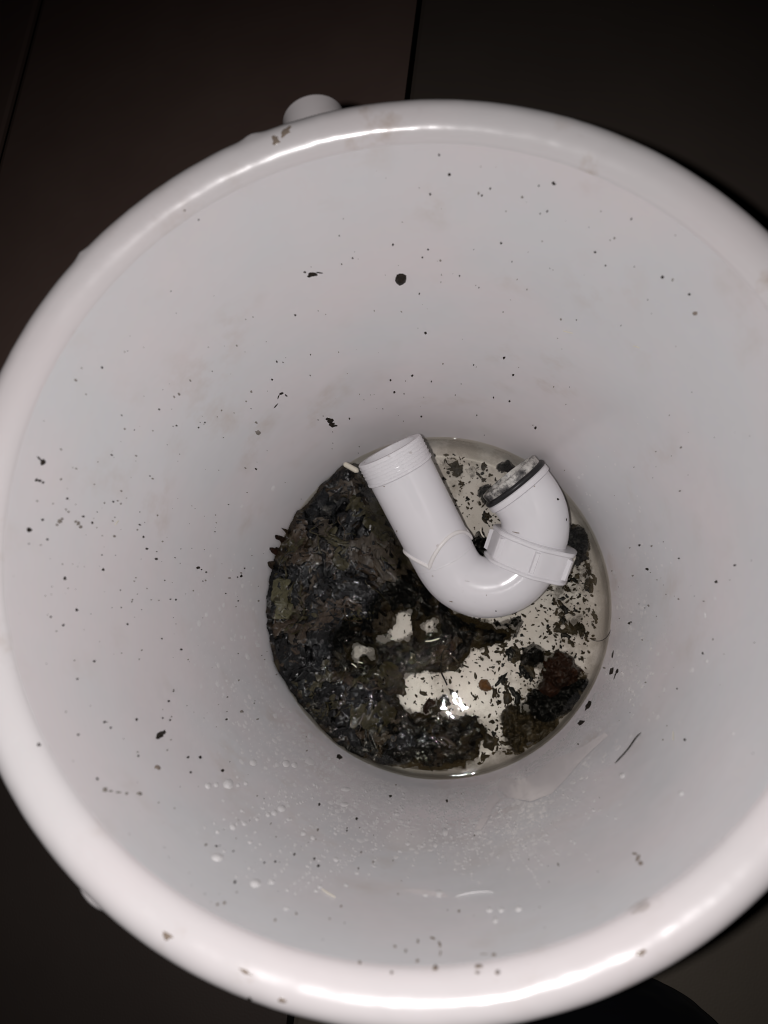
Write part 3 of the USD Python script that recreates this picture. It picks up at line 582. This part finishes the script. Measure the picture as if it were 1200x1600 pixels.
thread('dark_hair', [at(925, 1000, ZW + .001), at(945, 998, ZW + .001), at(954, 985, ZW + .001), at(957, 965, ZW + .001)], 0.00022, M_HAIR, 'thin hair curving along the right water edge', 'hair')

# ------------------------------------------------------------------ dirt on the inside wall
rg = np.random.default_rng(99)
def blot(px, py, w, h, rot=0.0, thick=0.35, n=11, jag=0.35, hit=wall_hit):
    """A ragged flattened crumb stuck on the wall: outline vertices lie on the wall, the middle stands proud."""
    c = hit(px, py)
    if c is None: return None
    c, nrm = c; V = []; cr, sr = math.cos(rot), math.sin(rot); s = np.hypot(*(hit(px + 0.5, py)[0] - hit(px - 0.5, py)[0])[:2]) if hit is wall_hit else 0.00026
    for ringk, lift in ((1.0, 0.00004), (0.62, 0.7)):
        for k in range(n):
            a = 2 * PI * k / n; q = ringk * (1 + (jag * rg.uniform(-1, 1) if ringk == 1 else jag * 0.5 * rg.uniform(-1, 1)))
            x, y = w * q * math.cos(a), h * q * math.sin(a)
            p = hit(px + cr * x - sr * y, py + sr * x + cr * y)
            if p is None: p = (c, nrm)
            V.append(p[0] + p[1] * (lift if ringk == 1 else lift * thick * min(w, h) * 0.0004))
    V.append(c + nrm * thick * min(w, h) * 0.0004)
    f = [(k, (k + 1) % n, n + (k + 1) % n) for k in range(n)] + [(k, n + (k + 1) % n, n + k) for k in range(n)] + [(n + k, n + (k + 1) % n, 2 * n) for k in range(n)]
    return trimesh.Trimesh(np.array(V), np.array(f), process=False)
def speck(px, py, w, h, m, label, rot=0.0, group=None, name='grime_speck', cat='speck', **k):
    b = blot(px, py, w, h, rot, **k)
    return obj(name, b, m, smooth=True, label=label, cat=cat, group=group)
speck(626, 436, 9, 9, M_SPECK, 'round black blob stuck on the far inside wall, the largest of the spots', thick=0.5, jag=0.2)
def cluster(parts, m, label, name, cat='smear'):
    return obj(name, join([blot(*p) for p in parts]), m, smooth=True, label=label, cat=cat)
cluster([(489, 428, 8, 4, 0.0), (484, 431, 5, 2.5, -0.2), (499, 426, 8, 1.6, 0.1), (476, 425, 3, 2, 0), (507, 428, 4, 0.9, 0.2)], M_SPECK, 'black smear with thin tails left of the round black blob', 'grime_smear')
cluster([(516, 657, 5, 4, 0.5), (519, 663, 5, 4, 0.5), (512, 655, 3, 2.5, 0), (525, 665, 2, 1.6, 0)], M_SPECK, 'dark brown crumb clump above the threaded pipe end', 'grime_clump')
cluster([(440, 615, 4, 2, -0.4), (435, 620, 1, 5, 0.4), (447, 618, 2.5, 1.5, 0.7), (431, 634, 1, 5, 0.7)], M_SPECK, 'insect like black mark with thin legs on the wall above the heap', 'grime_mark')
cluster([(251, 1148, 6, 5, -0.5), (247, 1152, 4, 3, 0), (256, 1144, 3, 3, 0)], M_SPECK, 'largest black crumb on the lower left wall', 'grime_clump')
cluster([(67, 722, 4, 4.5, 0.3), (61, 716, 5, 1.3, 0.75)], M_SPECK, 'black speck with a tail near the left rim', 'grime_mark')
cluster([(62, 751, 3, 2.4, 0), (67, 754, 2, 2, 0), (57, 750, 3, 2, 0)], M_SPECK, 'small brownish cluster below the tailed speck at the left', 'grime_clump')
cluster([(93, 815, 4, 3, 0), (89, 820, 2.4, 2, 0), (97, 811, 2, 2, 0)], M_SPECK_PALE, 'faint grey smudge at the left wall', 'grime_smudge', 'smudge')
cluster([(122, 818, 3, 3, 0), (126, 823, 3, 2, 0), (118, 815, 2, 2, 0)], M_SPECK_PALE, 'broken ring of faint dots right of the grey smudge', 'grime_smudge', 'smudge')
cluster([(309, 887, 3, 2.2, 0.3), (315, 890, 1.3, 1, 0), (322, 894, 1.6, 1.2, 0)], M_SPECK, 'dark speck trailing two dots left of the heap', 'grime_mark')
cluster([(164, 1234, 4, 3, 0), (173, 1236, 3, 1.6, 0), (185, 1238, 4, 1.2, 0), (198, 1240, 3, 2, 0), (218, 1240, 4, 2.4, 0)], M_SPECK_PALE, 'faint row of grey dots on the lower left wall', 'grime_row')
cluster([(956, 1048, 3, 7, 0.4), (964, 1049, 2, 4, 0.2), (961, 1056, 1, 6, 0.3)], M_SPECK, 'pair of black flecks just above the right water edge', 'grime_mark')
speck(919, 1103, 4, 8, M_SPECK, 'black fleck at the lower right water edge, upper one of two', 0.5)
speck(908, 1129, 6.5, 4, M_SPECK, 'black fleck at the lower right water edge, lower one of two', -0.4)
speck(957, 1023, 1.4, 6, M_SPECK, 'thin upright black fleck at the right water edge', 0.2)
speck(530, 1183, 4.6, 3.4, M_SPECK, 'dark oval crumb just below the heap at the near water edge', 0.4)
speck(1086, 490, 4.5, 3, M_SPECK_BROWN, 'brown crumb high on the right wall', 0.2)
speck(403, 676, 4.5, 3.4, M_SPECK_PALE, 'grey brown seed like speck on the left far wall', 0.2)
speck(246, 1199, 4.5, 3, M_SPECK_BROWN, 'brown speck below the largest crumb of the lower left wall', 0.3)
cluster([(676, 1466, 5, 2, 0.3), (687, 1476, 2.2, 6, -0.2), (688, 1490, 1.6, 5, 0.2), (680, 1512, 4, 5, 0.3)], M_SPECK_BROWN, 'hooked brown smear near the bottom rim', 'grime_smear')
cluster([(748, 1510, 7, 3, 0), (745, 1520, 4, 2, 0), (772, 1492, 4, 2.4, 0), (757, 1491, 8, 1, 0), (777, 1520, 3, 4, -0.4)], M_SPECK_BROWN, 'brown bracket shaped dirt right of the hooked smear', 'grime_smear')
cluster([(997, 1341, 3, 6, 0.5), (1001, 1349, 3.4, 4, 0), (992, 1334, 4, 2, 0)], M_SPECK_BROWN, 'small curved grey smear on the lower right wall', 'grime_smear')
cluster([(998, 1412, 20, 2, -0.55), (1005, 1418, 18, 5, -0.5)], M_SCUFF, 'long faint scuff beside the lower right rim', 'scuff_mark', 'scuff')
pts = [(159,574,2.4),(272,620,2),(346,641,1.7),(190,649,1.7),(195,670,2),(210,672,1.3),(310,668,1.6),(320,660,1.4),(95,749,1.9),(105,779,2.2),(58,783,1.8),(83,787,1.5),(163,786,1.6),(177,784,1.8),(189,787,1.7),(103,796,1.6),(66,812,2.3),(130,807,2.4),(144,817,2.4),(176,814,1.6),(46,828,4.2),(74,843,2.4),
(246,805,1.7),(224,839,1.9),(229,857,2.5),(254,846,1.5),(159,867,1.6),(161,890,2.4),(210,908,1.7),(101,904,3.0),(120,953,2.8),(207,937,1.8),(248,938,1.5),(236,937,1.5),(275,937,2),(377,900,2.2),(404,939,1.8),(372,939,1.6),(400,733,2),(317,908,1.3),(302,923,1.4),(382,888,1.5),
(147,1033,2.6),(283,1015,2.4),(121,1061,1.9),(213,1124,2.4),(122,1148,2.6),(173,1137,2.2),(163,1128,2.2),(60,1164,3.4),(152,1217,2.4),(254,1122,2),(216,1181,2),(294,1183,2.4),(99,977,2.6),(79,964,1.8),(206,940,1.4),(266,1125,1.7),(298,1207,2),
(461,492,2.4),(551,403,2.2),(554,393,1.5),(530,368,2.2),(438,419,1.8),(409,415,1.3),(334,462,1.8),(267,455,1.7),(395,495,2),(425,593,2.3),(442,566,1.8),(288,329,1.8),(310,343,2.4),(363,372,1.5),(460,327,1.8),(529,550,1.7),(485,554,2.2),(546,654,2.2),(497,656,1.3),(614,382,2.4),(669,390,1.8),(660,402,1.8),(688,407,2.2),(627,487,1.7),(610,594,2.2),(644,587,2.2),(674,596,1.8),(616,613,2.2),
(837,668,2.5),(796,627,2.2),(771,621,1.9),(788,559,3),(802,586,1.9),(740,570,1.7),(930,394,2.2),(946,415,1.9),(876,499,2),(718,431,1.7),(655,459,1.7),(865,604,1.6),(672,303,2.4),(702,273,2.6),(686,242,2.2),(766,295,1.9),(753,305,2),(865,287,3.2),(855,330,2.4),(842,290,1.9),(816,308,2.2),(783,380,2),(1035,433,2.6),(1051,437,2.6),(1077,460,2.4),(960,372,1.9),
(999,852,2.2),(984,856,1.4),(1018,853,1.7),(1011,889,2.6),(1013,946,2),(983,974,2.2),(986,972,1.6),(1060,936,1.8),(1098,1021,2.4),(1114,999,1.6),(1058,1076,2.2),(1070,1156,2.8),(1119,909,2.6),(1148,883,2.4),(1042,1134,1.9),(1036,1156,1.9),
(378,1112,3),(354,1124,2.2),(313,1183,2.8),(348,1204,3),(339,1225,2.4),(557,1279,2.6),(499,1257,2.4),(491,1342,2.4),(497,1353,2.6),(460,1335,2.8),(423,1287,2),(338,1322,2.2),(430,1346,2.2),(413,1348,2.2),(583,1347,2),(367,1378,2.8),(351,1411,3),(340,1413,3),(533,1416,2.8),(430,1438,2.8),(463,1428,2.4),(542,1298,1.8),(560,1357,2),(610,1244,2.4),(698,1251,2.6),(653,1471,4),(562,1504,3.6),(617,1479,2.8),(652,1502,3.8),(612,1520,3.4),(717,1424,3),(622,1397,2.2),(515,1436,2.2)]
for (px, py, r) in pts:
    e = rg.uniform(0.65, 1.0)
    faint = py > 1390 or rg.random() < 0.12
    radial = math.atan2(py - 960, px - 684)
    side = 'left' if px < 410 and py < 1110 else ('right' if px > 957 else ('far' if py < 700 else 'near'))
    r *= 0.92; speck(px, py, r, r * e, M_SPECK_BROWN if faint and py > 1390 else (M_SPECK_PALE if faint or (r < 1.9 and rg.random() < 0.35) else M_SPECK), f'tiny grime speck dried on the {side} inside wall of the bucket', radial, f'grime specks on the {side} inside wall', thick=0.3, n=9)
thread('dark_fibre', [wall_hit(x, y, 0.0005)[0] for x, y in ((1003, 1146), (994, 1155), (985, 1168), (974, 1181), (962, 1194))], 0.00032, M_HAIR, 'long thin brown fibre stuck on the lower right wall', 'fibre')
# random fine specks, as many as nobody would count
ms = []; pale = []
def inside_wall(px, py):
    q_, _ = wall_hit(px, py); return ZW + 0.004 < q_[2] < HR - 0.009
for _ in range(2600):
    px, py = rg.uniform(10, 1195), rg.uniform(190, 1540)
    try: ok = inside_wall(px, py)
    except Exception: ok = False
    if not ok: continue
    wgt = 0.16 + 0.84 * math.exp(-(((px - 230) / 170) ** 2 + ((py - 860) / 200) ** 2)) + 0.55 * math.exp(-(((px - 560) / 190) ** 2 + ((py - 480) / 170) ** 2)) + 0.4 * math.exp(-(((px - 990) / 70) ** 2 + ((py - 900) / 110) ** 2)) + 0.35 * math.exp(-(((px - 430) / 160) ** 2 + ((py - 1300) / 130) ** 2))
    if rg.random() > wgt: continue
    r = rg.lognormal(math.log(0.75), 0.4)
    b = blot(px, py, r * rg.uniform(1, 1.8), r, math.atan2(py - 960, px - 684), 0.3, 6)
    (pale if rg.random() < 0.7 else ms).append(b)
obj('fine_specks', join(ms), M_SPECK, smooth=True, label='dust fine dark specks sprayed over the inside wall', cat='specks', kind='stuff')
obj('pale_specks', join(pale), M_SPECK_PALE, smooth=True, label='faint grey specks sprayed over the inside wall', cat='specks', kind='stuff')
# stains on the rim
for (px, py, w, h, rot, label) in ((431, 219, 6, 7, 0.4, 'left half of the rusty brown stain on the far rim'), (445, 207, 10, 5, -0.7, 'right half of the rusty brown stain on the far rim'), (1002, 1489, 7, 4, -0.4, 'yellow brown spot on the near right rim'),
                                   (389, 1561, 4, 3.4, 0.3, 'small dark spot on the near left rim'), (260, 1463, 9, 5, 0.5, 'faint tan stain on the near left rim'), (441, 1563, 9, 4, 0.2, 'faint brown stain on the near rim'), (384, 1519, 10, 2.4, 0.4, 'narrow brown scratch on the near left rim')):
    b = blot(px, py, w, h, rot, 0.12, 13, 0.5, rim_hit)
    if b is not None: obj('rim_stain', b, M_SPECK if 'dark spot' in label else M_SPECK_BROWN, smooth=True, label=label, cat='stain')

# a little dirt left on the trap itself
trap_tris = np.vstack([(lambda g: np.array(g.GetPointsAttr().Get())[np.array(g.GetFaceVertexIndicesAttr().Get()).reshape(-1, 3)])(UsdGeom.Mesh(stage.GetPrimAtPath('/World/drain_trap/' + p_))) for p_ in ('socket_arm', 'bend', 'elbow', 'coupling_nut')]).astype(float)
def trap_hit(px, py):
    d_ = ray(px, py); e1, e2 = trap_tris[:, 1] - trap_tris[:, 0], trap_tris[:, 2] - trap_tris[:, 0]
    h_ = np.cross(d_, e2); a_ = (e1 * h_).sum(1); a_[np.abs(a_) < 1e-14] = 1e-14
    s_ = CAM - trap_tris[:, 0]; u_ = (s_ * h_).sum(1) / a_; q_ = np.cross(s_, e1); v_ = (q_ @ d_) / a_; t_ = (e2 * q_).sum(1) / a_
    ok = (u_ >= 0) & (v_ >= 0) & (u_ + v_ <= 1) & (t_ > 0)
    if not ok.any(): return None
    k = np.where(ok)[0][np.argmin(t_[ok])]; n_ = np.cross(e1[k], e2[k]); n_ /= np.linalg.norm(n_)
    return CAM + d_ * t_[k], (n_ if n_ @ d_ < 0 else -n_)
for (px, py, w, h, m_) in ((608, 713, 2.4, 1.4, M_SCUFF), (641, 707, 2.6, 2, M_SCUFF), (600, 760, 1.4, 0.8, M_SPECK_BROWN), (684, 853, 3, 2.4, M_SCUFF), (690, 850, 2, 2.6, M_SCUFF), (730, 908, 4, 0.8, M_SCUFF), (872, 780, 1.8, 1.6, M_SPECK), (885, 812, 1.0, 2.4, M_SPECK), (806, 832, 5, 0.9, M_SPECK_BROWN),
                           (676, 900, 1.2, 0.9, M_SPECK_BROWN), (650, 902, 2.6, 1.2, M_SPECK_BROWN), (705, 940, 3, 1.0, M_SPECK_BROWN), (620, 830, 1.0, 1.6, M_SPECK_BROWN), (775, 955, 1.4, 0.9, M_SPECK), (835, 760, 1.2, 0.9, M_SPECK_BROWN), (760, 930, 1, 0.8, M_SPECK_BROWN)):
    b = blot(px, py, w, h, 0.2, 0.1, 9, 0.35, trap_hit)
    if b is not None: obj('dirt_mark', b, m_, trap, smooth=True)

# ------------------------------------------------------------------ droplets and film on the near wall
def drop(px, py, w, h, rot, flat=0.22): return blot(px, py, w, h, rot, flat, 10, 0.12)
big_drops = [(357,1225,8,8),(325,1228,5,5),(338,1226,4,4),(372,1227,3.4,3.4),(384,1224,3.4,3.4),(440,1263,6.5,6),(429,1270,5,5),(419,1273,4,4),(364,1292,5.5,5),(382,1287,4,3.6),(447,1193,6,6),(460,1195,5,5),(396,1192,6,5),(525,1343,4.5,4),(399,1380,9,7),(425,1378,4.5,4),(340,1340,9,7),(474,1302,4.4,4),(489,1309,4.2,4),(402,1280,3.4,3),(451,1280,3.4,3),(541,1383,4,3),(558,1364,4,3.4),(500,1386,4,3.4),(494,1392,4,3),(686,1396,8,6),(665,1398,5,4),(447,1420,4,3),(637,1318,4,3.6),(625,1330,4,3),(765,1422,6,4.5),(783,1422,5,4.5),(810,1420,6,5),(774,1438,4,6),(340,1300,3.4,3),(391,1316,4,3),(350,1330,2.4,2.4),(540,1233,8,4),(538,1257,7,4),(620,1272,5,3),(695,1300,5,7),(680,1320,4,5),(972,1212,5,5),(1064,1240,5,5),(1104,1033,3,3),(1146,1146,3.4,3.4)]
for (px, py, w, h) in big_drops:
    obj('water_drop', drop(px, py, w, h, 0.0), M_DROP, smooth=True, label='milky round water drop clinging to the near inside wall, its glint in the colour', cat='drop', group='water drops on the near wall')
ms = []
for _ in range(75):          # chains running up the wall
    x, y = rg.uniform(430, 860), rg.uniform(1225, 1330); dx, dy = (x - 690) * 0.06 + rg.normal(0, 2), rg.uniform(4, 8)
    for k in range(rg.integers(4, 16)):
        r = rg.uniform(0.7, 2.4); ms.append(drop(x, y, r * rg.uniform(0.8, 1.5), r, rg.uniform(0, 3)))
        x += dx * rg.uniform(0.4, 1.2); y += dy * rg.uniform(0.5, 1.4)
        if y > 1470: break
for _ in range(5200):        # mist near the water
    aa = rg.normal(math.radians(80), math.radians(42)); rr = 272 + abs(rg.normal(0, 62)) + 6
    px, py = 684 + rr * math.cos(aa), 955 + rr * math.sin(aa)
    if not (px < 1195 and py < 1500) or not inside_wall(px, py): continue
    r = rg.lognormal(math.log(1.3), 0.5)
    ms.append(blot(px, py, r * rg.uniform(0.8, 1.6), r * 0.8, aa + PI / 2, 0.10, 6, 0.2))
obj('fine_drops', join(ms), M_DROP, smooth=True, label='fine spray of milky droplets on the near wall, glints put in their colour', cat='droplets', kind='stuff')
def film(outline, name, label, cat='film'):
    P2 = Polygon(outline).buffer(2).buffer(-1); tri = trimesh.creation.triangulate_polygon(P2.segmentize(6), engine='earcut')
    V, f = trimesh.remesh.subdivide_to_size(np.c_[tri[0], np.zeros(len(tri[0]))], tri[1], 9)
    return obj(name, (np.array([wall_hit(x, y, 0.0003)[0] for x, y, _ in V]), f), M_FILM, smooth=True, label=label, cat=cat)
film([(785, 1215), (780, 1232), (795, 1246), (830, 1252), (862, 1240), (886, 1215), (905, 1192), (925, 1172), (950, 1150), (946, 1146), (915, 1166), (892, 1178), (868, 1186), (840, 1208), (810, 1222)], 'sheen_film', 'pale pink wet film on the near right wall with its reflection put in the colour')
film([(776, 1240), (765, 1246), (760, 1262), (752, 1280), (743, 1297), (751, 1297), (762, 1280), (770, 1262), (780, 1250)], 'sheen_film', 'narrow pale drip running down from the pink wet film, its sheen in the colour')
film([(632, 1392), (650, 1391), (690, 1396), (700, 1402), (660, 1398)], 'sheen_film', 'thin pale streak low on the near wall', 'streak')
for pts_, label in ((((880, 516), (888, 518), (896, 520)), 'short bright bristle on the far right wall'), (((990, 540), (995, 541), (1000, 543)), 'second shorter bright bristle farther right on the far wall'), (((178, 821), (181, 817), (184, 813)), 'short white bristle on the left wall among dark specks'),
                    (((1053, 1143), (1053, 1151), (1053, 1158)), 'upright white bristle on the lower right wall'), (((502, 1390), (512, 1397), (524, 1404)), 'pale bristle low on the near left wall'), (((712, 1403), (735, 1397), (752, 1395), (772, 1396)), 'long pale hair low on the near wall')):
    thread('white_sliver', [wall_hit(x, y, 0.0004)[0] for x, y in pts_], 0.00013 if 'hair' in label else 0.0002, M_DROP if 'hair' in label else M_FIBRE, label, 'sliver')  # thin pale tubes laid just off the wall

# ------------------------------------------------------------------ dark cloth on the floor at the near right
rg = np.random.default_rng(3)
c0 = at(965, 1678, 0.0); sp = trimesh.creation.icosphere(5, 1.0)
V = sp.vertices * [0.066, 0.055, 0.052]
V = V * (1 + 0.10 * (fbm(sp.vertices + 5, 2.2, 3, 4) - 0.5)[:, None])
V[:, 2] = np.maximum(V[:, 2], -0.012)
sp.vertices = V + [c0[0], c0[1], 0.012]
obj('navy_cloth', sp, M_CLOTH, smooth=True, label='dark navy cloth on the floor beside the bucket at the bottom right', cat='cloth')
